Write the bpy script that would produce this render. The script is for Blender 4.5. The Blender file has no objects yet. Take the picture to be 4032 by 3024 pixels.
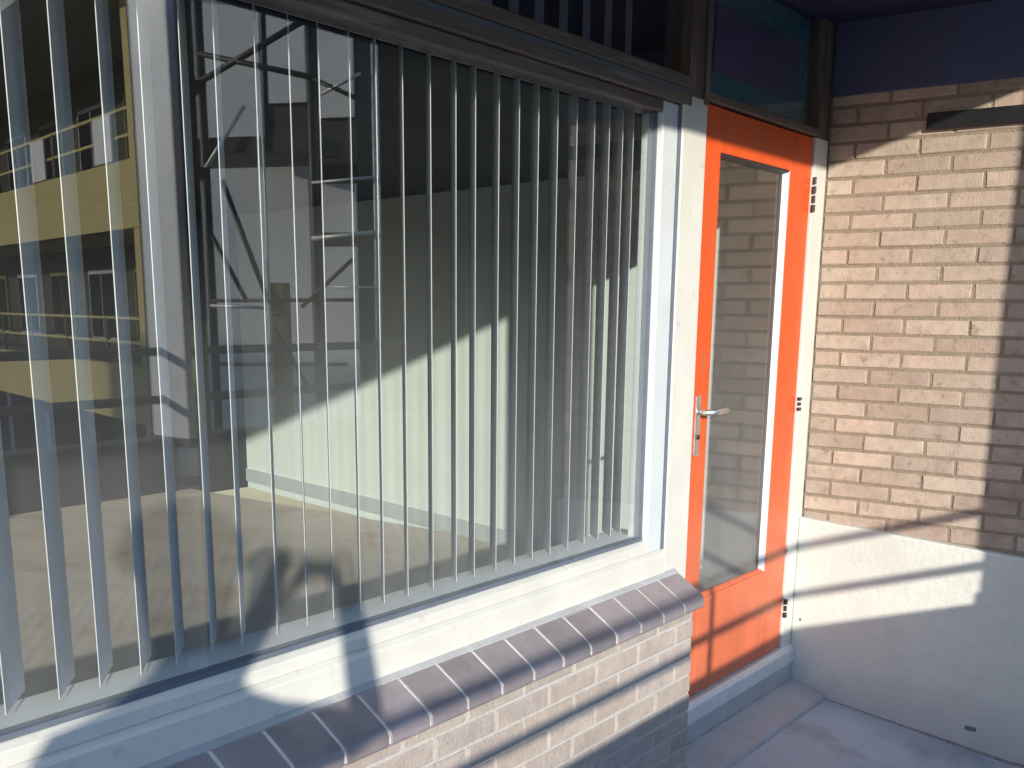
import bpy, bmesh, math, random
from mathutils import Vector, Matrix
random.seed(7)
S = bpy.context.scene
COL = S.collection

# ------------------------------------------------------------------ camera, world, sun, exposure
CAM_POS = Vector((-3.2936, -1.7207, 1.3787))
cd = bpy.data.cameras.new('camera'); cam = bpy.data.objects.new('camera', cd); COL.objects.link(cam)
RIGHT = Vector((0.6011, -0.7991, 0.0109)); DOWN = Vector((-0.1726, -0.1432, -0.9745)); FWD = Vector((0.7803, 0.5839, -0.2240))
RIGHT.normalize(); FWD.normalize()
UP = RIGHT.cross(FWD).normalized()
cam.matrix_world = Matrix(((RIGHT.x, UP.x, -FWD.x, CAM_POS.x), (RIGHT.y, UP.y, -FWD.y, CAM_POS.y),
                           (RIGHT.z, UP.z, -FWD.z, CAM_POS.z), (0, 0, 0, 1)))
cd.sensor_width = 36.0; cd.lens = 4304.95 / 4032 * 36
cd.shift_x = (2016 - 2022.15) / 4032; cd.shift_y = (2197.42 - 1512) / 4032
cd.clip_start = 0.02; cd.clip_end = 3000
S.camera = cam

SUN_DIR = Vector((0.93, 1.0, -0.325)).normalized()          # the way the light travels
SUN_EL = math.asin(-SUN_DIR.z)
SUN_AZ = math.atan2(-SUN_DIR.x, -SUN_DIR.y)
world = bpy.data.worlds.new('World'); S.world = world; world.use_nodes = True
wn = world.node_tree; wn.nodes.clear()
sky = wn.nodes.new('ShaderNodeTexSky'); sky.sky_type = 'NISHITA'; sky.sun_disc = False
sky.sun_elevation = SUN_EL; sky.sun_rotation = SUN_AZ
sky.air_density = 1.0; sky.dust_density = 0.3; sky.ozone_density = 3.0; sky.altitude = 300
bg = wn.nodes.new('ShaderNodeBackground'); bg.inputs['Strength'].default_value = 0.15
wo = wn.nodes.new('ShaderNodeOutputWorld')
wn.links.new(sky.outputs[0], bg.inputs[0]); wn.links.new(bg.outputs[0], wo.inputs[0])

sl = bpy.data.lights.new('sun', 'SUN'); sun = bpy.data.objects.new('sun', sl); COL.objects.link(sun)
sl.energy = 2.0; sl.angle = math.radians(0.6); sl.color = (1.0, 0.93, 0.80)
sun.rotation_euler = SUN_DIR.to_track_quat('-Z', 'Y').to_euler(); sun.location = (-12, -14, 8)

vs = S.view_settings
vs.view_transform = 'Standard'; vs.look = 'None'; vs.gamma = 1.0; vs.exposure = 1.48
S.render.engine = 'CYCLES'; S.cycles.use_denoising = True
S.cycles.max_bounces = 10; S.cycles.transparent_max_bounces = 24; S.cycles.glossy_bounces = 5; S.cycles.diffuse_bounces = 4

# ------------------------------------------------------------------ materials
def nd(t, kind, **kw):
    n = t.nodes.new(kind)
    for k, v in kw.items(): setattr(n, k, v)
    return n

def mat(name, col, rough=0.6, var=0.12, scale=8.0, bump=0.0, bscale=60.0, spec=0.5, metal=0.0,
        spots=None, per_object=0.0, alt=None, stretch=(1, 1, 1), coat=0.0, low=None):
    m = bpy.data.materials.new(name); m.use_nodes = True; t = m.node_tree; t.nodes.clear()
    out = nd(t, 'ShaderNodeOutputMaterial'); p = nd(t, 'ShaderNodeBsdfPrincipled'); t.links.new(p.outputs[0], out.inputs[0])
    tc = nd(t, 'ShaderNodeTexCoord'); mp = nd(t, 'ShaderNodeMapping'); mp.inputs['Scale'].default_value = stretch
    t.links.new(tc.outputs['Object'], mp.inputs[0])
    vec = mp.outputs[0]
    oi = None
    if per_object:
        oi = nd(t, 'ShaderNodeObjectInfo')
        ad = nd(t, 'ShaderNodeVectorMath', operation='ADD'); sc_ = nd(t, 'ShaderNodeVectorMath', operation='SCALE')
        cx = nd(t, 'ShaderNodeCombineXYZ')
        for i in range(3): t.links.new(oi.outputs['Random'], cx.inputs[i])
        sc_.inputs['Scale'].default_value = 37.0
        t.links.new(cx.outputs[0], sc_.inputs[0]); t.links.new(sc_.outputs[0], ad.inputs[1]); t.links.new(vec, ad.inputs[0]); vec = ad.outputs[0]
    n1 = nd(t, 'ShaderNodeTexNoise'); n1.inputs['Scale'].default_value = scale; n1.inputs['Detail'].default_value = 6; n1.inputs['Roughness'].default_value = 0.6
    t.links.new(vec, n1.inputs['Vector'])
    rmp = nd(t, 'ShaderNodeMapRange'); rmp.inputs['From Min'].default_value = 0.3; rmp.inputs['From Max'].default_value = 0.7
    rmp.inputs['To Min'].default_value = 1 - var; rmp.inputs['To Max'].default_value = 1 + var
    t.links.new(n1.outputs['Fac'], rmp.inputs['Value'])
    val = rmp.outputs[0]
    if per_object:
        r2 = nd(t, 'ShaderNodeMapRange'); r2.inputs['To Min'].default_value = 1 - per_object; r2.inputs['To Max'].default_value = 1 + per_object
        t.links.new(oi.outputs['Random'], r2.inputs['Value'])
        mu = nd(t, 'ShaderNodeMath', operation='MULTIPLY'); t.links.new(val, mu.inputs[0]); t.links.new(r2.outputs[0], mu.inputs[1]); val = mu.outputs[0]
    rgb = nd(t, 'ShaderNodeRGB'); rgb.outputs[0].default_value = (*col, 1)
    base = rgb.outputs[0]
    if alt:
        wn_ = nd(t, 'ShaderNodeTexWhiteNoise', noise_dimensions='1D'); t.links.new(oi.outputs['Random'], wn_.inputs['W'])
        ma = nd(t, 'ShaderNodeMix', data_type='RGBA'); ma.inputs[7].default_value = (*alt, 1)
        t.links.new(wn_.outputs['Value'], ma.inputs[0]); t.links.new(base, ma.inputs[6]); base = ma.outputs[2]
    if spots:
        n3 = nd(t, 'ShaderNodeTexNoise'); n3.inputs['Scale'].default_value = spots[1]; n3.inputs['Detail'].default_value = 5
        t.links.new(vec, n3.inputs['Vector'])
        r3 = nd(t, 'ShaderNodeMapRange'); r3.inputs['From Min'].default_value = spots[2]; r3.inputs['From Max'].default_value = spots[2] + 0.12
        t.links.new(n3.outputs['Fac'], r3.inputs['Value'])
        mx = nd(t, 'ShaderNodeMix', data_type='RGBA'); mx.inputs[7].default_value = (*spots[0], 1)
        t.links.new(r3.outputs[0], mx.inputs[0]); t.links.new(base, mx.inputs[6]); base = mx.outputs[2]
    if low:      # lower part tinted, splash dirt on the plinth, with a ragged upper edge
        sp = nd(t, 'ShaderNodeSeparateXYZ'); t.links.new(tc.outputs['Object'], sp.inputs[0])
        n4 = nd(t, 'ShaderNodeTexNoise'); n4.inputs['Scale'].default_value = 7.0; n4.inputs['Detail'].default_value = 6; t.links.new(tc.outputs['Object'], n4.inputs['Vector'])
        sb = nd(t, 'ShaderNodeMath', operation='MULTIPLY_ADD'); t.links.new(n4.outputs['Fac'], sb.inputs[0]); sb.inputs[1].default_value = low[3]; t.links.new(sp.outputs['Z'], sb.inputs[2])
        r4 = nd(t, 'ShaderNodeMapRange'); r4.inputs['From Min'].default_value = low[1]; r4.inputs['From Max'].default_value = low[2]; r4.inputs['To Min'].default_value = 0.85; r4.inputs['To Max'].default_value = 0.0
        t.links.new(sb.outputs[0], r4.inputs['Value'])
        m4 = nd(t, 'ShaderNodeMix', data_type='RGBA'); m4.inputs[7].default_value = (*low[0], 1)
        t.links.new(r4.outputs[0], m4.inputs[0]); t.links.new(base, m4.inputs[6]); base = m4.outputs[2]
    vm = nd(t, 'ShaderNodeVectorMath', operation='SCALE'); t.links.new(base, vm.inputs[0]); t.links.new(val, vm.inputs['Scale'])
    t.links.new(vm.outputs[0], p.inputs['Base Color'])
    rr = nd(t, 'ShaderNodeMapRange'); rr.inputs['From Min'].default_value = 0.3; rr.inputs['From Max'].default_value = 0.7
    rr.inputs['To Min'].default_value = max(0.03, rough - 0.10); rr.inputs['To Max'].default_value = min(1.0, rough + 0.10)
    t.links.new(n1.outputs['Fac'], rr.inputs['Value']); t.links.new(rr.outputs[0], p.inputs['Roughness']); p.inputs['Metallic'].default_value = metal
    p.inputs['Specular IOR Level'].default_value = spec
    if coat: p.inputs['Coat Weight'].default_value = coat; p.inputs['Coat Roughness'].default_value = 0.12
    if bump:
        n2 = nd(t, 'ShaderNodeTexNoise'); n2.inputs['Scale'].default_value = bscale; n2.inputs['Detail'].default_value = 5
        t.links.new(vec, n2.inputs['Vector'])
        b = nd(t, 'ShaderNodeBump'); b.inputs['Strength'].default_value = bump; b.inputs['Distance'].default_value = 0.01
        t.links.new(n2.outputs['Fac'], b.inputs['Height']); t.links.new(b.outputs[0], p.inputs['Normal'])
    return m

def glass(name, tint, ior, dust):
    m = bpy.data.materials.new(name); m.use_nodes = True; t = m.node_tree; t.nodes.clear()
    out = nd(t, 'ShaderNodeOutputMaterial'); mx = nd(t, 'ShaderNodeMixShader')
    tr = nd(t, 'ShaderNodeBsdfTransparent'); tr.inputs[0].default_value = (*tint, 1)
    gl = nd(t, 'ShaderNodeBsdfGlossy'); gl.inputs['Roughness'].default_value = 0.0; gl.inputs[0].default_value = (1, 1, 1, 1)
    fr = nd(t, 'ShaderNodeFresnel'); ge = nd(t, 'ShaderNodeNewGeometry')      # same reflectance from both sides of the pane
    mi = nd(t, 'ShaderNodeMix'); mi.inputs[2].default_value = ior; mi.inputs[3].default_value = 1.0 / ior
    t.links.new(ge.outputs['Backfacing'], mi.inputs[0]); t.links.new(mi.outputs[0], fr.inputs[0])
    tc = nd(t, 'ShaderNodeTexCoord'); nz = nd(t, 'ShaderNodeTexNoise'); nz.inputs['Scale'].default_value = 0.9; nz.inputs['Detail'].default_value = 1
    bp = nd(t, 'ShaderNodeBump'); bp.inputs['Strength'].default_value = 0.045; bp.inputs['Distance'].default_value = 0.02
    t.links.new(tc.outputs['Object'], nz.inputs['Vector']); t.links.new(nz.outputs['Fac'], bp.inputs['Height'])
    t.links.new(bp.outputs[0], gl.inputs['Normal'])
    t.links.new(fr.outputs[0], mx.inputs[0]); t.links.new(tr.outputs[0], mx.inputs[1]); t.links.new(gl.outputs[0], mx.inputs[2])
    # thin film of dust: catches the sun where the sun reaches the pane
    df = nd(t, 'ShaderNodeBsdfDiffuse'); df.inputs[0].default_value = (0.80, 0.83, 0.86, 1)
    mp = nd(t, 'ShaderNodeMapping'); mp.inputs['Scale'].default_value = (3.0, 3.0, 0.8); t.links.new(tc.outputs['Object'], mp.inputs[0])
    dz = nd(t, 'ShaderNodeTexNoise'); dz.inputs['Scale'].default_value = 3.0; dz.inputs['Detail'].default_value = 6; t.links.new(mp.outputs[0], dz.inputs['Vector'])
    dr = nd(t, 'ShaderNodeMapRange'); dr.inputs['From Min'].default_value = 0.3; dr.inputs['From Max'].default_value = 0.7
    dr.inputs['To Min'].default_value = dust * 0.65; dr.inputs['To Max'].default_value = dust * 1.35
    t.links.new(dz.outputs['Fac'], dr.inputs['Value'])
    # more of it low on the pane, hardly any higher up
    sp = nd(t, 'ShaderNodeSeparateXYZ'); t.links.new(tc.outputs['Object'], sp.inputs[0])
    zr = nd(t, 'ShaderNodeMapRange'); zr.inputs['From Min'].default_value = 0.6; zr.inputs['From Max'].default_value = 1.55
    zr.inputs['To Min'].default_value = 1.9; zr.inputs['To Max'].default_value = 0.03; t.links.new(sp.outputs['Z'], zr.inputs['Value'])
    dm = nd(t, 'ShaderNodeMath', operation='MULTIPLY'); t.links.new(dr.outputs[0], dm.inputs[0]); t.links.new(zr.outputs[0], dm.inputs[1])
    m2 = nd(t, 'ShaderNodeMixShader'); t.links.new(dm.outputs[0], m2.inputs[0]); t.links.new(mx.outputs[0], m2.inputs[1]); t.links.new(df.outputs[0], m2.inputs[2])
    t.links.new(m2.outputs[0], out.inputs[0])
    return m

M = {}
M['white'] = mat('white_paint', (0.66, 0.65, 0.60), 0.42, 0.07, 5, 0.08, 30, spots=((0.55, 0.53, 0.47), 20, 0.62))
M['white_cool'] = mat('white_gloss_paint', (0.60, 0.64, 0.66), 0.35, 0.05, 5, 0.04, 30)
M['orange'] = mat('orange_paint', (0.72, 0.092, 0.014), 0.38, 0.10, 5, 0.14, 30, stretch=(3, 3, 0.6), spots=((0.52, 0.12, 0.05), 12, 0.63), low=((0.64, 0.175, 0.085), 0.35, 1.35, 0.35))  # colour turns paler towards the bottom of the door
M['brick'] = mat('buff_brick', (0.43, 0.35, 0.285), 0.9, 0.14, 22, 0.35, 150, spots=((0.30, 0.225, 0.165), 30, 0.60), per_object=0.14, alt=(0.39, 0.295, 0.24))
M['mortar'] = mat('brown_mortar', (0.26, 0.21, 0.155), 0.95, 0.15, 40, 0.6, 120)
M['brick_low'] = mat('pink_grey_brick', (0.42, 0.365, 0.33), 0.9, 0.12, 20, 0.4, 90, spots=((0.35, 0.295, 0.26), 24, 0.62), per_object=0.09, alt=(0.40, 0.335, 0.295))
M['mortar_low'] = mat('pale_mortar', (0.49, 0.465, 0.43), 0.95, 0.1, 40, 0.4, 120)
M['tile'] = mat('purple_brown_glaze', (0.26, 0.23, 0.245), 0.42, 0.14, 14, 0.08, 40, spec=0.6, per_object=0.17, coat=0.35)
M['grout'] = mat('white_grout', (0.64, 0.63, 0.59), 0.9, 0.08, 40, 0.3, 90)
M['plinth'] = mat('white_render', (0.60, 0.61, 0.565), 0.85, 0.09, 3, 0.30, 45, spots=((0.53, 0.54, 0.51), 6, 0.58), low=((0.40, 0.41, 0.42), -0.20, 0.06, 0.22))
M['floor'] = mat('grey_coating', (0.40, 0.48, 0.54), 0.7, 0.12, 3, 0.3, 50, spots=((0.29, 0.345, 0.395), 4, 0.56))
M['dirt'] = mat('dark_grime', (0.22, 0.22, 0.23), 0.95, 0.3, 60, 0.4, 120)
M['concrete'] = mat('grey_concrete', (0.42, 0.43, 0.44), 0.85, 0.12, 6, 0.3, 60)
M['threshold'] = mat('aluminium', (0.72, 0.73, 0.73), 0.45, 0.08, 20, 0.05, 60, metal=0.15)
M['steel'] = mat('brushed_steel', (0.75, 0.75, 0.73), 0.3, 0.05, 40, 0.03, 90, metal=0.9)
M['hinge'] = mat('dark_hinge_metal', (0.05, 0.045, 0.05), 0.5, 0.2, 40, metal=0.5)
M['gasket'] = mat('blue_grey_gasket', (0.12, 0.145, 0.185), 0.5, 0.1, 20)
M['wood'] = mat('worn_brown_frame', (0.13, 0.098, 0.083), 0.6, 0.25, 6, 0.2, 50, stretch=(0.4, 6, 6), spots=((0.21, 0.17, 0.15), 9, 0.55))
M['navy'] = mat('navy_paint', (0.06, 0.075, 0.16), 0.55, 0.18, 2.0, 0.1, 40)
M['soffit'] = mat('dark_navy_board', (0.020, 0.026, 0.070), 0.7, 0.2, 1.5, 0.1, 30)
M['teal'] = mat('teal_panel', (0.07, 0.22, 0.30), 0.3, 0.12, 2.0)
M['purple'] = mat('plum_reflection', (0.12, 0.11, 0.24), 0.4, 0.12, 3.0)
M['blind'] = mat('blind_fabric', (0.60, 0.62, 0.64), 0.8, 0.04, 30, 0.1, 300)
M['blind_blue'] = mat('blue_grey_fabric', (0.22, 0.24, 0.36), 0.8, 0.05, 30)
M['board'] = mat('white_board', (0.84, 0.86, 0.86), 0.5, 0.04, 5)
M['wood_v'] = mat('worn_brown_post', (0.13, 0.098, 0.083), 0.6, 0.25, 6, 0.2, 50, stretch=(6, 6, 0.4), spots=((0.21, 0.17, 0.15), 9, 0.55))
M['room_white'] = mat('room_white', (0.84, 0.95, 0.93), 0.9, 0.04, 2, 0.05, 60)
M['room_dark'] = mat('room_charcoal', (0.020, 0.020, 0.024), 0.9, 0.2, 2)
M['carpet'] = mat('tan_carpet', (0.64, 0.58, 0.53), 0.95, 0.10, 2.5, 0.3, 160, spots=((0.55, 0.46, 0.36), 3, 0.56))
M['skirting'] = mat('pale_blue_skirting', (0.55, 0.62, 0.66), 0.5, 0.05, 6)
M['parapet'] = mat('brown_render', (0.17, 0.13, 0.11), 0.9, 0.15, 4, 0.3, 50)
M['column'] = mat('pale_column_paint', (0.86, 0.88, 0.90), 0.5, 0.06, 4)
M['rail'] = mat('rail_paint', (0.16, 0.16, 0.15), 0.5, 0.1, 10, metal=0.2)
M['pipe'] = mat('black_pipe', (0.012, 0.012, 0.014), 0.4, 0.1, 10)
M['olive'] = mat('olive_paint', (0.22, 0.24, 0.02), 0.5, 0.12, 6)
M['cream'] = mat('cream_brickwork', (0.60, 0.49, 0.21), 0.9, 0.15, 3, 0.3, 10, stretch=(1, 1, 8))
M['roof'] = mat('roof_fascia', (0.40, 0.37, 0.31), 0.8, 0.1, 3)
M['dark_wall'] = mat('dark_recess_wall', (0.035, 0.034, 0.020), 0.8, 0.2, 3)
M['pale'] = mat('pale_cladding', (0.82, 0.79, 0.78), 0.8, 0.06, 2)
M['dark_clad'] = mat('dark_cladding', (0.018, 0.018, 0.022), 0.6, 0.1, 3)
M['brown_clad'] = mat('brown_cladding', (0.22, 0.13, 0.08), 0.7, 0.12, 3)
M['tube'] = mat('scaffold_tube', (0.03, 0.03, 0.035), 0.5, 0.1, 10)
M['tube_pale'] = mat('galvanised_tube', (0.70, 0.70, 0.68), 0.4, 0.1, 10, metal=0.3)
M['paving'] = mat('courtyard_paving', (0.22, 0.21, 0.20), 0.9, 0.15, 1.5, 0.2, 12)
M['coat'] = mat('dark_jacket', (0.03, 0.035, 0.05), 0.9, 0.1, 12)
M['hair'] = mat('brown_hair', (0.05, 0.03, 0.02), 0.7, 0.2, 30)
M['phone'] = mat('black_phone', (0.01, 0.01, 0.012), 0.2, 0.1, 10)
M['glass'] = glass('window_glass', (0.985, 0.995, 0.985), 1.68, 0.030)
M['glass_door'] = glass('door_glass', (0.97, 0.98, 0.975), 1.5, 0.025)
M['glass_dark'] = mat('dark_window', (0.008, 0.010, 0.014), 0.08, 0.1, 3)

# ------------------------------------------------------------------ mesh helpers
class MB:
    def __init__(s): s.bm = bmesh.new()
    def box(s, x0, x1, y0, y1, z0, z1, bev=0.0, seg=1):
        b = bmesh.new()
        bmesh.ops.create_cube(b, size=1.0)
        for v in b.verts: v.co = ((x0 + x1) / 2 + v.co.x * (x1 - x0), (y0 + y1) / 2 + v.co.y * (y1 - y0), (z0 + z1) / 2 + v.co.z * (z1 - z0))
        if bev: bmesh.ops.bevel(b, geom=b.edges[:], offset=bev, segments=seg, profile=0.5, affect='EDGES')
        s._merge(b); return s
    def prism(s, prof, a0, a1, axis='x', bev=0.0, seg=1):
        # prof: list of 2-D points in the other two axes (cyclic order x,y,z)
        b = bmesh.new()
        def P(a, q):
            if axis == 'x': return (a, q[0], q[1])
            if axis == 'y': return (q[0], a, q[1])
            return (q[0], q[1], a)
        f0 = b.faces.new([b.verts.new(P(a0, q)) for q in prof]); f1 = b.faces.new([b.verts.new(P(a1, q)) for q in prof])
        n = len(prof); v0 = list(f0.verts); v1 = list(f1.verts)
        for i in range(n): b.faces.new((v0[i], v0[(i + 1) % n], v1[(i + 1) % n], v1[i]))
        bmesh.ops.recalc_face_normals(b, faces=b.faces[:])
        if bev: bmesh.ops.bevel(b, geom=b.edges[:], offset=bev, segments=seg, profile=0.5, affect='EDGES')
        s._merge(b); return s
    def tube(s, a, c, r, n=10):
        a = Vector(a); c = Vector(c); d = c - a
        b = bmesh.new()
        bmesh.ops.create_cone(b, cap_ends=True, segments=n, radius1=r, radius2=r, depth=d.length)
        mt = Matrix.Translation((a + c) / 2) @ d.to_track_quat('Z', 'Y').to_matrix().to_4x4()
        bmesh.ops.transform(b, matrix=mt, verts=b.verts[:]); s._merge(b); return s
    def _merge(s, b):
        me = bpy.data.meshes.new('tmp'); b.to_mesh(me); b.free(); s.bm.from_mesh(me); bpy.data.meshes.remove(me)
    def mesh(s, name, m):
        me = bpy.data.meshes.new(name); s.bm.to_mesh(me); s.bm.free(); me.materials.append(m); return me
    def build(s, name, m, parent=None, smooth=False):
        me = s.mesh(name, m)
        if smooth:
            for p in me.polygons: p.use_smooth = True
        return put(name, me, parent)

def put(name, me, parent=None, loc=None, rz=0.0):
    o = bpy.data.objects.new(name, me); COL.objects.link(o)
    if loc is not None: o.location = loc
    o.rotation_euler = (0, 0, rz)
    if parent is not None: o.parent = parent; o.matrix_parent_inverse = parent_inv(parent)
    return o
def parent_inv(p):
    return wmat(p).inverted()
def wmat(p):
    if p.parent is None: return p.matrix_basis.copy()
    return wmat(p.parent) @ p.matrix_parent_inverse @ p.matrix_basis
def thing(name, label, cat, loc=(0, 0, 0), group=None):
    o = bpy.data.objects.new(name, None); COL.objects.link(o); o.location = loc; o.empty_display_size = 0.1
    return tag(o, label, cat, group)
def tag(o, label, cat, group=None):
    o['label'] = label; o['category'] = cat
    if group: o['group'] = group
    return o
def struct(o): o['kind'] = 'structure'; return o

XE_STEP = -0.094
XB = 1.0056          # plane of the side wall
SOF = 2.43           # soffit height

# ------------------------------------------------------------------ setting
struct(MB().box(-120, 160, -160, -2.40, -3.6, -3.4).build('courtyard_ground', M['paving']))
fl = MB().prism([(0.0, -0.19), (-0.9, -0.30), (-2.42, -0.30), (-2.42, -0.65), (6.0, -0.65), (6.0, -0.60), (0.0, -0.60)], -9.0, 1.3, 'x').build('gallery_floor', M['floor'])
struct(fl)
# a joint in the coating, running out from the door step
struct(MB().box(-8.9, XB - 0.04, -0.016, -0.002, -0.192, -0.077).build('door_step', M['concrete']))
struct(MB().prism([(-0.017, -0.150), (-0.165, -0.192), (-0.175, -0.206), (-0.175, -0.24), (-0.017, -0.24)], XE_STEP, XB - 0.036, 'x', 0.004).build('step_fillet', M['concrete']))
struct(MB().box(-9, 1.45, 0.03, 5.2, -0.55, 0.10).build('room_floor', M['carpet']))

# side wall of brick, white rendered plinth, navy shade sheet
def brick_mesh(w, h, d, m, axis, seed):
    # front face bevelled; local: length along axis, front at local 0, goes back d
    rnd = random.Random(seed)
    c = 0.0035
    def j(): return rnd.uniform(-0.0026, 0.0026)
    fr = [(-w/2 + c + j(), -h/2 + c + j()), (w/2 - c + j(), -h/2 + c + j()), (w/2 - c + j(), h/2 - c + j()), (-w/2 + c + j(), h/2 - c + j())]
    bk = [(-w/2, -h/2), (w/2, -h/2), (w/2, h/2), (-w/2, h/2)]
    if axis == 'y':
        vs_ = [(0.0, a, b) for a, b in fr] + [(c, a, b) for a, b in bk] + [(d, a, b) for a, b in bk]
    else:
        vs_ = [(a, 0.0, b) for a, b in fr] + [(a, c, b) for a, b in bk] + [(a, d, b) for a, b in bk]
    fs = [(0, 1, 2, 3)]
    for o in (0, 4):
        for i in range(4): fs.append((o + i, o + (i + 1) % 4, o + 4 + (i + 1) % 4, o + 4 + i))
    me = bpy.data.meshes.new('brick'); me.from_pydata(vs_, [], fs); me.materials.append(m)
    b = bmesh.new(); b.from_mesh(me); bmesh.ops.recalc_face_normals(b, faces=b.faces[:])
    # make sure the front looks outward
    f = b.faces[:] ; b.faces.ensure_lookup_table()
    nx = b.faces[0].normal
    if (axis == 'y' and nx.x > 0) or (axis == 'x' and nx.y > 0): bmesh.ops.reverse_faces(b, faces=b.faces[:])
    b.to_mesh(me); b.free()
    return me

side = thing('brick_wall', 'tall buff brick side wall with white rendered base beside the orange door', 'wall', (XB, -0.5, -0.3))
WALL_END = -1.12
MB().box(XB + 0.005, XB + 0.26, WALL_END, 0.13, 0.44, SOF).build('mortar', M['mortar'], side)
PITCH, H = 0.241, 0.065
variants = {}
def side_brick(y0, y1, z):
    w = round(y1 - y0, 3)
    k = (w, random.randrange(4))
    if k not in variants: variants[k] = brick_mesh(w, H - 0.011, 0.05, M['brick'], 'y', len(variants))
    b_ = put('brick', variants[k], side, (XB + random.uniform(-0.003, 0.003), (y0 + y1) / 2, z)); b_.rotation_euler = (random.uniform(-0.006, 0.006), 0, random.uniform(-0.012, 0.012))
for k in range(-4, 23):
    z = 1.9376 - 0.065 * k + H / 2
    if z < 0.47 or z > 2.19: continue
    off = -0.107 if k % 2 == 0 else -0.107 - PITCH / 2
    j = off + PITCH
    edges = []
    y = off + PITCH
    while y > WALL_END - PITCH:
        edges.append(y); y -= PITCH
    for a in edges:
        hi = min(a - 0.0055, -0.003); lo = max(a - PITCH + 0.0055, WALL_END + 0.002)
        if hi - lo > 0.03: side_brick(lo, hi, z)
pl = MB().prism([(0.0, 0.545), (WALL_END - 0.01, 0.480), (WALL_END - 0.01, -0.5), (0.0, -0.5)], XB - 0.034, XB + 0.2, 'x', 0.007, 2).build('plinth', M['plinth'], side)
for yy, zz, ww, hh in ((-0.754, -0.199, 0.022, 0.010), (-0.037, 0.111, 0.006, 0.006)):
    MB().box(XB - 0.0355, XB - 0.03, yy - ww, yy + ww, zz - hh, zz + hh, 0.002).build('weep_hole', M['gasket'], side)
pl['label'] = 'white rendered base of the brick wall'
MB().box(XB - 0.012, XB + 0.2, WALL_END, -0.004, 2.172, SOF + 0.02, 0.002).build('shade_panel', M['navy'], side)  # navy sheet over the brick, painted in for shade under the overhang
tr = MB().box(XB - 0.022, XB - 0.004, WALL_END, -0.372, 2.022, 2.080, 0.003).build('dark_strip', M['pipe'])  # flat dark strip set just proud of the bricks
tag(tr, 'thin dark strip along the top of the brick wall', 'strip')

gb = MB(); rg = random.Random(3)
ys_ = [-0.178 - 0.022 * i for i in range(43)]; vs_ = []; w_ = 0.006
for y in ys_:
    w_ = min(0.016, max(0.001, w_ + rg.uniform(-0.005, 0.005))); zf = -0.19 - 0.11 * min(-y, 0.9) / 0.9
    vs_ += [(XB - 0.034, y, zf + 0.002 + w_ * 0.35), (XB - 0.034 - w_ * 0.5, y, zf + 0.004), (XB - 0.034 - w_, y, zf - 0.001)]
fs_ = [(3 * i + k, 3 * i + 3 + k, 3 * i + 4 + k, 3 * i + 1 + k) for i in range(len(ys_) - 1) for k in (0, 1)]
gm_ = bpy.data.meshes.new('grime'); gm_.from_pydata(vs_, [], fs_); gb.bm.from_mesh(gm_)
gr = gb.build('grime', M['dirt']); gr['kind'] = 'stuff'; gr['label'] = 'dark grime in the joint between white plinth and grey floor'

# overhanging slab (soffit) with its roof
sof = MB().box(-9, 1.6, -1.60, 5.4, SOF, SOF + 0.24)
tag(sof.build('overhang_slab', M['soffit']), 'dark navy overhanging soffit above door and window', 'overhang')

# ------------------------------------------------------------------ low brick wall under the window
low = thing('low_brick_wall', 'low pinkish brick wall under the window sill tiles', 'wall', (-1.5, -0.085, -0.3))
PY = -0.085; XE = -0.095
MB().box(-6.0, XE - 0.004, PY + 0.004, 0.06, -0.35, 0.405).build('mortar', M['mortar_low'], low)
lv = {}
for k in range(0, 11):
    z = 0.425 - 0.065 * k - H / 2
    x = XE + (0.0 if k % 2 == 0 else 0.118)
    while x > -2.7:
        hi = min(x, XE); lo_ = x - PITCH + 0.010
        if hi - lo_ > 0.03 and hi > -2.6:
            w = round(hi - lo_, 3); q = (w, random.randrange(3))
            if q not in lv: lv[q] = brick_mesh(w, H - 0.010, 0.05, M['brick_low'], 'x', 50 + len(lv))
            put('brick', lv[q], low, ((hi + lo_) / 2, PY + random.uniform(-0.0012, 0.0012), z))
        x -= PITCH

# tiled sill
sill = thing('window_sill', 'sloping row of glossy purple brown sill tiles under the window', 'sill', (-1.5, -0.06, 0.4))
prof = [(0.0, 0.512), (-0.02, 0.508), (-0.100, 0.458), (-0.113, 0.447), (-0.120, 0.434), (-0.120, 0.412), (-0.114, 0.405), (-0.09, 0.405), (0.0, 0.440)]
TW = 0.1385
tm = MB().prism(prof, -TW / 2 + 0.003, TW / 2 - 0.003, 'x', 0.0025, 1).mesh('tile', M['tile'])
gp = [(q[0] + (0.0015 if q[0] < -0.05 else 0), q[1] - 0.0022) for q in prof]
x = -0.085
xs = []
while x > -3.6:
    xs.append(x); x -= TW
MB().prism([(0.0, 0.5105), (-0.02, 0.5065), (-0.0985, 0.4565), (-0.111, 0.4455), (-0.1175, 0.434), (-0.1175, 0.414), (-0.10, 0.4065), (0.0, 0.442)], xs[-1] - TW, -0.088, 'x').build('grout', M['grout'], sill)
for x in xs:
    t_ = put('tile', tm, sill, (x - TW / 2, random.uniform(-0.0012, 0.0012), random.uniform(-0.0008, 0.0008)))
MB().prism([(0.004, 0.526), (-0.016, 0.513), (-0.016, 0.506), (0.004, 0.506)], -3.6, -0.088, 'x').build('mortar_fillet', M['concrete'], sill)

# ------------------------------------------------------------------ shopfront frame: posts, rails, panes
sf = thing('shopfront_frame', 'white painted shopfront frame around the large window and orange door', 'window frame', (-1.0, 0.05, 0.0))
WL = -4.2           # left end of the window
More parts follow.
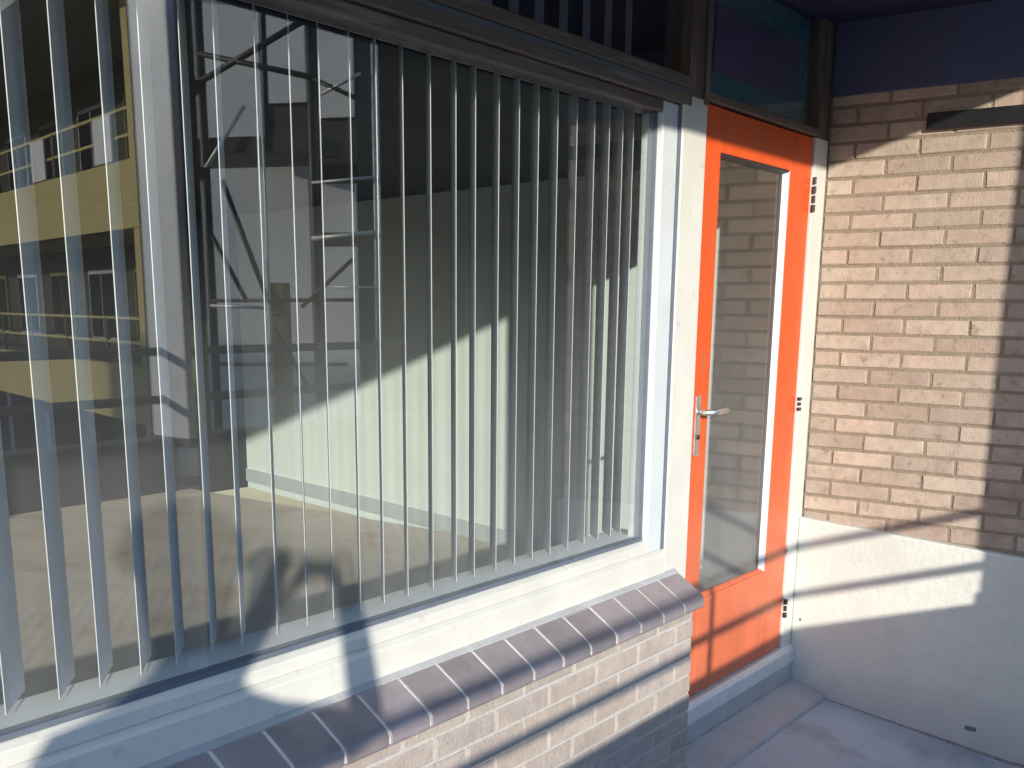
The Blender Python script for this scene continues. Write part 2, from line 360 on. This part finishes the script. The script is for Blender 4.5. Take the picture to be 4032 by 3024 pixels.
# posts
MB().box(-0.155, 0.0, 0.0, 0.10, -0.08, 2.015, 0.004, 2).build('post', M['white'], sf)
MB().box(0.8835, XB - 0.002, 0.0, 0.10, -0.08, 2.015, 0.004, 2).build('post', M['white'], sf)
MB().box(-0.115, -0.004, 0.003, 0.10, 2.015, SOF + .01, 0.003).build('post', M['wood_v'], sf)
MB().box(-0.030, -0.002, -0.006, 0.003, 2.0, SOF + .01, 0.002).build('cover_strip', M['wood_v'], sf)
MB().box(0.905, XB - 0.003, 0.003, 0.10, 2.015, SOF + .01, 0.003).build('post', M['wood_v'], sf)
# door head and its bead
MB().box(-0.004, 0.905, -0.004, 0.10, 2.017, 2.046, 0.004, 2).build('transom', M['wood'], sf)
MB().box(WL, -0.108, -0.004, 0.10, 2.032, 2.068, 0.005, 2).build('transom', M['wood'], sf)
MB().box(WL, -0.108, 0.006, 0.10, 2.016, 2.034).build('groove', M['gasket'], sf)
MB().box(WL, -0.108, -0.003, 0.10, 1.984, 2.018, 0.004, 2).build('window_head', M['wood'], sf)
# window jamb and sill members, sash bead
MB().box(-0.252, -0.161, 0.014, 0.09, 0.600, 1.983, 0.004, 2).build('sash_stile', M['white_cool'], sf)
MB().box(-0.1615, -0.154, 0.006, 0.05, 0.60, 1.983).build('gasket', M['gasket'], sf)
MB().box(WL, -0.253, 0.014, 0.09, 1.950, 1.983, 0.004, 2).build('sash_rail', M['wood'], sf)
MB().prism([(-0.002, 0.500), (0.12, 0.500), (0.12, 0.600), (0.016, 0.600), (-0.002, 0.588)], WL, -0.155, 'x', 0.003).build('bottom_rail', M['white'], sf)
MB().prism([(0.012, 0.600), (0.09, 0.600), (0.09, 0.642), (0.03, 0.640), (0.012, 0.630)], WL, -0.252, 'x', 0.002).build('sash_rail', M['white'], sf)
MB().box(WL, -0.246, 0.032, 0.060, 0.640, 0.652).build('gasket', M['gasket'], sf)
MB().box(-0.258, -0.251, 0.034, 0.060, 0.64, 1.955).build('gasket', M['gasket'], sf)
MB().box(WL - 0.1, WL, 0.0, 0.10, 0.5, SOF, 0.004).build('post', M['white'], sf)
# panes
MB().box(WL, -0.254, 0.040, 0.046, 0.645, 1.953).build('window_pane', M['glass'], sf)
MB().box(WL, -0.115, 0.040, 0.046, 2.066, SOF).build('transom_pane', M['glass'], sf)
MB().box(-0.004, 0.905, 0.030, 0.036, 2.046, SOF).build('transom_pane', M['glass_door'], sf)
MB().box(-0.004, 0.905, 0.060, 0.075, 2.046, SOF).build('backing_panel', M['teal'], sf)
MB().box(0.13, 0.80, 0.052, 0.060, 2.13, 2.335, 0.002).build('plum_reflection', M['purple'], sf)  # plum sheet painted in as a reflection in the transom glass
# dark boarding behind the door opening's head and below the room floor
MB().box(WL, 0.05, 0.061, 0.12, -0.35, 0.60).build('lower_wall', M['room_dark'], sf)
# threshold
th = MB().prism([(-0.022, -0.077), (-0.022, -0.020), (-0.008, -0.001), (0.10, 0.0), (0.10, -0.077)], -0.09, XB - 0.036, 'x', 0.003).build('threshold', M['threshold'], sf)

# ------------------------------------------------------------------ door
door = thing('shop_door', 'bright orange glazed shop door with lever handle', 'door', (0.44, 0.03, 0.0))
YD = 0.010
def leafbox(x0, x1, z0, z1, name): return MB().box(x0, x1, YD, YD + 0.045, z0, z1, 0.003, 2).build(name, M['orange'], door)
leafbox(0.004, 0.124, 0.006, 2.012, 'stile'); leafbox(0.690, 0.880, 0.006, 2.012, 'stile')
leafbox(0.1245, 0.6895, 1.876, 2.011, 'top_rail'); leafbox(0.1245, 0.6895, 0.007, 0.365, 'bottom_rail')
MB().box(0.124, 0.690, YD + 0.022, YD + 0.028, 0.365, 1.876).build('door_pane', M['glass_door'], door)
MB().prism([(0.690, YD + 0.004), (0.690, YD + 0.021), (0.664, YD + 0.021), (0.686, YD + 0.004)], 0.366, 1.875, 'z').build('glazing_bead', M['white_cool'], door)
MB().prism([(0.1245, YD + 0.004), (0.1245, YD + 0.021), (0.136, YD + 0.021), (0.128, YD + 0.004)], 0.366, 1.875, 'z').build('glazing_bead', M['orange'], door)
MB().prism([(YD + 0.006, 0.3655), (YD + 0.021, 0.3655), (YD + 0.021, 0.378), (YD + 0.010, 0.372)], 0.125, 0.689, 'x').build('glazing_bead', M['orange'], door)
MB().prism([(YD + 0.004, 1.875), (YD + 0.021, 1.875), (YD + 0.021, 1.862), (YD + 0.006, 1.869)], 0.125, 0.689, 'x').build('glazing_bead', M['hinge'], door)  # dark top bead stands in for the shadow under the rail
hp = MB().box(0.022, 0.056, YD - 0.009, YD, 0.890, 1.095, 0.004, 2).build('handle_plate', M['steel'], door)
MB().tube((0.039, YD - 0.055, 1.04), (0.039, YD - 0.005, 1.04), 0.010, 14).tube((0.039, YD - 0.052, 1.04), (0.165, YD - 0.052, 1.04), 0.0095, 14).build('lever', M['steel'], hp, True)
MB().tube((0.039, YD - 0.014, 0.955), (0.039, YD - 0.005, 0.955), 0.008, 12).build('lock_cylinder', M['hinge'], hp)
for z0, z1 in ((1.74, 1.875), (0.985, 1.045), (0.13, 0.215)):
    hb = MB()
    n = 4 if z1 - z0 > 0.1 else 3
    hh = (z1 - z0) / n
    for i in range(n): hb.tube((0.8825, -0.005, z0 + i * hh + 0.004), (0.8825, -0.005, z0 + (i + 1) * hh - 0.004), 0.008 if i % 2 == 0 else 0.0065, 12)
    hb.build('hinge', M['hinge'], door)

# ------------------------------------------------------------------ room behind the glass
a0 = Vector((1.010, 0.11)); a1 = Vector((2.06, 5.15))
rw = MB().prism([(a0.x, a0.y), (a1.x, a1.y), (a1.x + 0.2, a1.y), (a0.x + 0.2, a0.y)], 0.05, SOF + 0.02, 'z').build('room_wall', M['room_white']); struct(rw)
dn = (a1 - a0).normalized(); nn = Vector((-dn.y, dn.x))
s0 = a0 + dn * 0.0
sk = MB().prism([(a0.x, a0.y), (a1.x, a1.y), (a1.x + nn.x * 0.015, a1.y + nn.y * 0.015), (a0.x + nn.x * 0.015, a0.y + nn.y * 0.015)], 0.10, 0.19, 'z').build('skirting_board', M['skirting'], rw)
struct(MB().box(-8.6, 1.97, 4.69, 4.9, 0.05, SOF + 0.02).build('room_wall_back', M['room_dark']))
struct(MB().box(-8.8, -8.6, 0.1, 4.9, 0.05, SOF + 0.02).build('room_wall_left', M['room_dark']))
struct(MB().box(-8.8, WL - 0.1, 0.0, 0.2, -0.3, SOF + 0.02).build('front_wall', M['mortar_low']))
struct(MB().box(-8.6, 1.9, 0.22, 4.69, 1.985, 2.425).build('room_ceiling', M['room_dark']))  # ceiling hung low and dark to blacken the top of the window
wb = MB().box(WL, -0.16, 0.061, 0.185, 0.615, 0.650, 0.004, 2).build('window_board', M['board'])
tag(wb, 'white interior window board below the vertical blind', 'window board')

# vertical blind
vb = thing('vertical_blind', 'white vertical blind with narrow slats turned edge on behind the glass', 'blind', (-1.6, 0.13, 0.66))
def slat_mesh(az, w=0.112, sag=0.0015, z0=0.0, z1=1.30, thick=0.0018):
    d = Vector((math.sin(az), math.cos(az))); n = Vector((-d.y, d.x))
    N = 7; vs_ = []; fs = []
    for side_ in (-1, 1):
        for i in range(N):
            u = i / (N - 1); p = d * (u * w) + n * (sag * (1 - (2 * u - 1) ** 2) + side_ * thick / 2)
            for z in (z0, z1): vs_.append((p.x, p.y, z))
    o = 2 * N
    for i in range(N - 1):
        fs.append((2 * i, 2 * i + 1, 2 * i + 3, 2 * i + 2)); fs.append((o + 2 * i, o + 2 * i + 2, o + 2 * i + 3, o + 2 * i + 1))
    for i in (0, N - 1): fs.append((2 * i, o + 2 * i, o + 2 * i + 1, 2 * i + 1))
    me = bpy.data.meshes.new('slat'); me.from_pydata(vs_, [], fs); me.materials.append(M['blind'])
    b = bmesh.new(); b.from_mesh(me); bmesh.ops.recalc_face_normals(b, faces=b.faces[:]); b.to_mesh(me); b.free()
    return me
sm = {}
def slat(x, azd, dy=0.0):
    k = round(azd)
    k = (k, 0.132 if x < -1.6 else 0.105)
    if k not in sm: sm[k] = slat_mesh(math.radians(k[0]), k[1])
    put('slat', sm[k], vb, (x, 0.088 + dy, 0.664))
x = -2.285 - 0.0865 * 12
SL = []
while x < -2.31: SL.append((x, 43)); x += 0.0865
SL += [(v, 43) for v in (-2.269, -2.185, -2.095, -2.012, -1.925, -1.846, -1.747, -1.658, -1.576, -1.486, -1.405, -1.318, -1.222, -1.129, -1.053, -0.958, -0.872)]
SL += [(v, 43) for v in (-0.786, -0.697, -0.603, -0.513, -0.434, -0.360, -0.300)]
for xx, az in SL: slat(xx, az)
MB().box(WL, -0.17, 0.105, 0.150, 1.968, 2.0, 0.003).build('head_rail', M['white_cool'], vb)
# blind behind the upper light
vu = thing('vertical_blind', 'dim vertical blind strips behind the upper window light', 'blind', (-1.6, 0.13, 2.1))
su = slat_mesh(math.radians(70), 0.085, 0.004, 0.0, 0.30); su.materials[0] = M['blind_blue']
x = -2.6
while x < -0.3:
    put('slat', su, vu, (x, 0.09, 2.075)); x += 0.112

# ------------------------------------------------------------------ gallery edge behind the camera (seen in the glass)
pp = MB().box(-9, 1.3, -2.40, -2.25, -0.64, 0.80, 0.01).build('gallery_parapet', M['parapet'])
tag(pp, 'solid brown gallery parapet reflected low in the window', 'parapet')
rl = thing('gallery_railing', 'two thin steel rails above the gallery parapet', 'railing', (-3, -2.32, 0.775))
for z in (0.965, 1.172): MB().tube((-9, -2.32, z), (1.2, -2.32, z), 0.019, 10).build('rail', M['rail'], rl, True)
for x in (-7.9, -6.4, -4.9, -1.93): MB().tube((x, -2.32, 0.77), (x, -2.32, 1.17), 0.014, 8).build('post', M['rail'], rl, True)
cl = thing('gallery_column', 'broad pale blade column reflected in the window glass', 'column', (-0.334, -2.32, -0.3))
MB().box(-0.354, -0.314, -2.410, -2.153, -0.3, 4.6, 0.006, 2).build('shaft', M['column'], cl)
for z in (0.60, 0.765): MB().box(-0.360, -0.308, -2.416, -2.147, z, z + 0.04).build('band', M['dark_clad'], cl)
pi = thing('downpipe', 'black downpipe with olive lower length beside the reflected column', 'pipe', (-0.16, -2.32, -0.3))
MB().tube((-0.165, -2.30, 1.30), (-0.165, -2.30, 4.6), 0.042, 14).build('upper_pipe', M['pipe'], pi, True)
MB().tube((-0.165, -2.30, 0.74), (-0.165, -2.30, 1.30), 0.038, 14).build('lower_pipe', M['olive'], pi, True)
for z in (1.9, 2.25): MB().box(-0.225, -0.10, -2.35, -2.25, z, z + 0.05).build('bracket', M['pipe'], pi)

# ------------------------------------------------------------------ wing across the courtyard (seen in the glass)
W0 = Vector((7.155, -15.149, 0)); WD = Vector((0.246, -0.969, 0)).normalized(); WN = Vector((-0.969, -0.246, 0)).normalized()
wing = thing('gallery_building', 'cream brick building with gallery bands and railings reflected in the window', 'building', (7.155, -15.149, -3.4))
WR = math.atan2(WD.y, WD.x)
def wbox(s0, s1, n0, n1, z0, z1, name, m, parent, bev=0.0):
    # s along the wing, n outward from its face
    me = MB().box(s0, s1, n0, n1, z0, z1, bev).mesh(name, m)
    # local axes: x = WD, y = outward
    o = bpy.data.objects.new(name, me); COL.objects.link(o)
    o.matrix_world = Matrix(((WD.x, WN.x, 0, W0.x), (WD.y, WN.y, 0, W0.y), (0, 0, 1, 0), (0, 0, 0, 1)))
    mw = o.matrix_world.copy()
    o.parent = parent; o.matrix_parent_inverse = parent_inv(parent)
    return o
SE0, SE1 = -3.4, 30.0
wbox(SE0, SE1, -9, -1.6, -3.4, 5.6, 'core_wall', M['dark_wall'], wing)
for z0, z1 in ((-0.39, 0.45), (2.42, 3.35)):
    wbox(SE0, SE1, -1.6, 0.0, z0, z0 + 0.22, 'gallery_slab', M['cream'], wing)
    bd = wbox(SE0, SE1, -0.14, 0.02, z0 + 0.0, z1, 'parapet_band', M['cream'], wing)
    for dz in (0.34, 0.70):
        wbox(SE0, SE1, -0.08, -0.04, z1 + dz - 0.02, z1 + dz + 0.02, 'rail', M['cream'], bd)
    s = SE0
    while s < SE1:
        wbox(s, s + 0.05, -0.09, -0.03, z1, z1 + 0.70, 'rail_post', M['rail'], bd); s += 2.0
for s in (-2.2, 1.0, 4.6): wbox(s, s + 0.75, -0.03, 0.0, 3.38, 4.02, 'white_board', M['pale'], wing)
wbox(SE0 - 0.4, SE1, -9, 0.9, 5.55, 6.9, 'roof', M['roof'], wing)
wbox(SE0, SE0 + 0.5, -1.6, 0.0, -3.4, 5.55, 'end_pier', M['cream'], wing)
s = -2.6; i = 0
while s < 22:
    for zb in (0.0, 2.95):
        wf = wbox(s, s + 1.5, -1.6, -1.54, zb + 0.62, zb + 2.0, 'window', M['white_cool'] if i % 2 == 0 else M['olive'], wing)
        wbox(s + 0.10, s + 0.70, -1.54, -1.52, zb + 0.72, zb + 1.92, 'pane', M['glass_dark'], wf)
        wbox(s + 0.80, s + 1.40, -1.54, -1.52, zb + 0.72, zb + 1.92, 'pane', M['glass_dark'], wf)
    wbox(s, s + 2.0, -1.6, -1.55, -3.2, -0.75, 'shop_glass', M['glass_dark'], wing)
    wbox(s + 2.05, s + 2.3, -0.3, -0.02, -3.4, -0.39, 'pier', M['navy'], wing)
    s += 2.5; i += 1

# blocks added out of view behind the camera to cut low sky light
ob = thing('sky_blocker', 'long brown block added unseen behind the viewer against low sky light', 'building', (-20, -30, -3.4))
MB().box(-70, -14, -36, -26, -3.4, 8.0).build('wall', M['parapet'], ob)
for z in (-2.6, 0.4, 3.6):
    x = -40.0
    while x < -16: MB().box(x, x + 2.2, -26.0, -25.94, z, z + 1.5).build('window', M['glass_dark'], ob); x += 3.6
ob2 = thing('sky_blocker', 'taller brown block added unseen farther off against low sky light', 'building', (6, -66, -3.4))
MB().box(-17, 30, -72, -60, -3.4, 13.5).build('wall', M['parapet'], ob2)
for z in (-2, 2, 6, 10):
    x = -15.0
    while x < 28: MB().box(x, x + 2.4, -60.0, -59.94, z, z + 1.6).build('window', M['glass_dark'], ob2); x += 4.0

# narrow pale stair tower with steel bracing in front of it
pb = thing('stair_tower', 'pale panelled stair tower behind dark braced steelwork reflected in the window', 'tower', (6.3, -11.3, -3.4))
B0 = Vector((6.3, -11.3, 0)); BD = Vector((0.35, 0.937, 0)).normalized(); BN = Vector((-0.937, 0.35, 0)).normalized()
def pbox(s0, s1, n0, n1, z0, z1, name, m, parent):
    me = MB().box(s0, s1, n0, n1, z0, z1).mesh(name, m)
    o = bpy.data.objects.new(name, me); COL.objects.link(o)
    o.matrix_world = Matrix(((BD.x, BN.x, 0, B0.x), (BD.y, BN.y, 0, B0.y), (0, 0, 1, 0), (0, 0, 0, 1)))
    o.parent = parent; o.matrix_parent_inverse = parent_inv(parent)
    return o
pbox(-0.5, 2.80, -0.7, -0.03, -3.4, 8.5, 'core_wall', M['dark_clad'], pb)
for s0, s1, z0, z1 in ((2.31, 2.78, 3.70, 6.5), (1.60, 2.13, 3.90, 6.5), (0.2, 1.50, 3.50, 6.5), (2.31, 2.78, 2.30, 2.90), (2.31, 2.78, -1.5, 2.12), (0.2, 2.12, -1.5, 3.12)):
    pbox(s0, s1, -0.03, 0.03, z0, z1, 'panel', M['pale'], pb)
sc_ = thing('scaffolding', 'dark steel bracing with pale poles reflected in the window', 'scaffold', (6.5, -10.5, -3.4))
def fp(s, n, z): return B0 + BD * s + BN * n + Vector((0, 0, z))
N1 = 1.0
for s, r, m in ((1.22, .055, 'tube'), (2.03, .016, 'tube_pale'), (1.96, .013, 'tube_pale'), (2.69, .055, 'tube'), (3.53, .014, 'tube_pale'), (3.47, .012, 'tube_pale')):
    MB().tube(fp(s, N1, -3.4), fp(s, N1, 7.5), r, 10).build('standard', M[m], sc_, True)
for s0, z0, s1, z1, r, m in ((1.24, 4.31, 2.75, 3.97, .034, 'tube'), (1.22, 3.98, 2.75, 4.64, .040, 'tube'), (2.83, 3.78, 3.35, 3.99, .022, 'tube_pale'), (2.7, 3.98, 3.3, 3.72, .026, 'tube'),
                           (1.05, 2.75, 1.83, 3.69, .026, 'tube_pale'), (2.69, 2.80, 3.53, 2.85, .018, 'tube_pale'), (2.67, 2.16, 3.53, 2.23, .028, 'tube_pale'),
                           (1.23, 1.35, 2.01, 1.33, .022, 'tube_pale'), (1.23, 1.41, 3.2, 1.44, .022, 'tube'), (2.84, 1.59, 3.53, 1.59, .014, 'tube_pale'),
                           (1.48, 2.85, 2.02, 1.47, .034, 'tube'), (1.3, 2.2, 1.75, 1.4, .030, 'tube'), (2.5, 1.35, 3.2, 1.92, .026, 'tube'), (1.4, 0.26, 2.05, 0.25, .018, 'tube_pale'), (1.3, 0.62, 3.1, 0.66, .022, 'tube'), (2.1, 1.1, 2.6, 0.3, .026, 'tube')):
    MB().tube(fp(s0, N1 + 0.06, z0), fp(s1, N1 + 0.06, z1), r, 8).build('tube', M[m], sc_, True)
pbox(1.28, 2.72, 0.3, 0.97, 3.17, 3.36, 'deck', M['dark_clad'], sc_)
pbox(1.98, 2.16, 0.7, 0.9, -0.4, 1.64, 'hoist_box', M['brown_clad'], sc_)

# long dark block beyond the courtyard with a few pale panels, glimpsed between the slats
hall = thing('dark_hall', 'long dark block with pale upright panels glimpsed between the slats', 'building', (22.6, -17.2, -3.4))
H0 = Vector((22.6, -17.2, 0))
def hbox(s0, s1, n0, n1, z0, z1, name, m, parent):
    me = MB().box(s0, s1, n0, n1, z0, z1).mesh(name, m)
    o = bpy.data.objects.new(name, me); COL.objects.link(o)
    o.matrix_world = Matrix(((BD.x, BN.x, 0, H0.x), (BD.y, BN.y, 0, H0.y), (0, 0, 1, 0), (0, 0, 0, 1)))
    o.parent = parent; o.matrix_parent_inverse = parent_inv(parent)
    return o
hbox(-22, 12, -8, 0, -3.4, 14, 'wall', M['dark_clad'], hall)
for s0, s1, z0, z1, m in ((-1.06, -0.70, 5.55, 9.0, 'pale'), (0.06, 0.57, 5.35, 8.6, 'brown_clad'), (1.04, 1.32, 5.75, 8.4, 'pale'), (1.40, 1.48, 5.2, 8.4, 'tube_pale'), (1.54, 1.62, 5.2, 8.4, 'tube_pale'),
                        (-1.06, -0.70, 2.95, 3.85, 'pale'), (0.06, 0.60, 2.95, 3.70, 'brown_clad'), (-3.95, -2.45, 7.55, 7.85, 'cream'), (-0.45, 0.2, 6.9, 7.1, 'cream')):
    hbox(s0, s1, 0.0, 0.12, z0, z1, 'panel', M[m], hall)
# ------------------------------------------------------------------ photographer (only the shadow shows)
per = thing('person', 'person in dark jacket holding up a phone, seen only as a shadow on the sill', 'person', (-3.74, -1.82, -0.3))
fx = Vector((0.80, 0.60, 0)); rx = Vector((0.60, -0.80, 0))
T = Vector((-3.77, -1.842, 0))
def pt(r, f, z): return T + rx * r + fx * f + Vector((0, 0, z - 0.3))
J = {}; E_ = []; Rr = []
def jn(name, p, r, par=None):
    J[name] = len(Rr); Rr.append((p, r))
    if par is not None: E_.append((J[par], J[name]))
jn('pelvis', pt(0, 0, 0.95), 0.155); jn('waist', pt(0, 0, 1.12), 0.14, 'pelvis'); jn('chest', pt(0, 0.01, 1.33), 0.165, 'waist')
jn('neck', pt(0, 0.03, 1.55), 0.06, 'chest'); jn('head0', pt(0.0, 0.05, 1.66), 0.085, 'neck'); jn('head1', pt(0.0, 0.06, 1.77), 0.10, 'head0'); jn('head2', pt(0, 0.06, 1.84), 0.075, 'head1')
hand = CAM_POS - FWD * 0.07
for sgn, nm in ((1, 'r'), (-1, 'l')):
    jn('sh' + nm, pt(sgn * 0.20, 0.0, 1.42), 0.075, 'chest')
    el = (T + rx * (0.335 if sgn > 0 else -0.19) + fx * 0.20); el.z = 1.07 if sgn > 0 else 0.80
    jn('el' + nm, el, 0.050, 'sh' + nm)
    wr = hand + rx * (0.085 * sgn) - Vector((0, 0, 0.05)); jn('wr' + nm, wr - fx * 0.05, 0.033, 'el' + nm)
    jn('pa' + nm, hand + rx * (0.075 * sgn), 0.030, 'wr' + nm)
    for q in range(4):
        b_ = hand + rx * (0.070 * sgn) + Vector((0, 0, 0.03 - 0.02 * q)); jn('f%s%d' % (nm, q), b_ + fx * 0.03, 0.009, 'pa' + nm); jn('g%s%d' % (nm, q), b_ - rx * (0.02 * sgn) + fx * 0.045, 0.008, 'f%s%d' % (nm, q))
    jn('t' + nm, hand + rx * (0.06 * sgn) + Vector((0, 0, -0.035)) - fx * 0.02, 0.010, 'pa' + nm)
    jn('hip' + nm, pt(sgn * 0.10, 0, 0.88), 0.10, 'pelvis'); jn('kn' + nm, pt(sgn * 0.11, 0.03, 0.48), 0.062, 'hip' + nm)
    jn('an' + nm, pt(sgn * 0.12, 0, 0.09), 0.042, 'kn' + nm); jn('to' + nm, pt(sgn * 0.13, 0.16, 0.035), 0.036, 'an' + nm)
me = bpy.data.meshes.new('body'); me.from_pydata([tuple(p) for p, r in Rr], E_, []); me.materials.append(M['coat'])
bo = bpy.data.objects.new('body', me); COL.objects.link(bo)
sk_ = bo.modifiers.new('skin', 'SKIN'); sk_.use_smooth_shade = True
for i, (p, r) in enumerate(Rr):
    me.skin_vertices[0].data[i].radius = (r, r)
me.skin_vertices[0].data[0].use_root = True
ss = bo.modifiers.new('sub', 'SUBSURF'); ss.levels = 1; ss.render_levels = 1
bo.parent = per; bo.matrix_parent_inverse = parent_inv(per)
hb = bmesh.new(); bmesh.ops.create_uvsphere(hb, u_segments=16, v_segments=10, radius=0.115)
for v in hb.verts: v.co = Vector((v.co.x, v.co.y, max(v.co.z, -0.03) * 0.9)) + pt(0, 0.045, 1.80)
hm = bpy.data.meshes.new('hair'); hb.to_mesh(hm); hb.free(); hm.materials.append(M['hair']); put('hair', hm, per)
ph = MB().box(-0.075, 0.075, -0.004, 0.004, -0.037, 0.037, 0.003, 2).mesh('phone', M['phone'])
po = put('phone', ph, None, tuple(CAM_POS - FWD * 0.045), math.atan2(rx.y, rx.x))
tag(po, 'black phone held up in front of the photographer', 'phone')
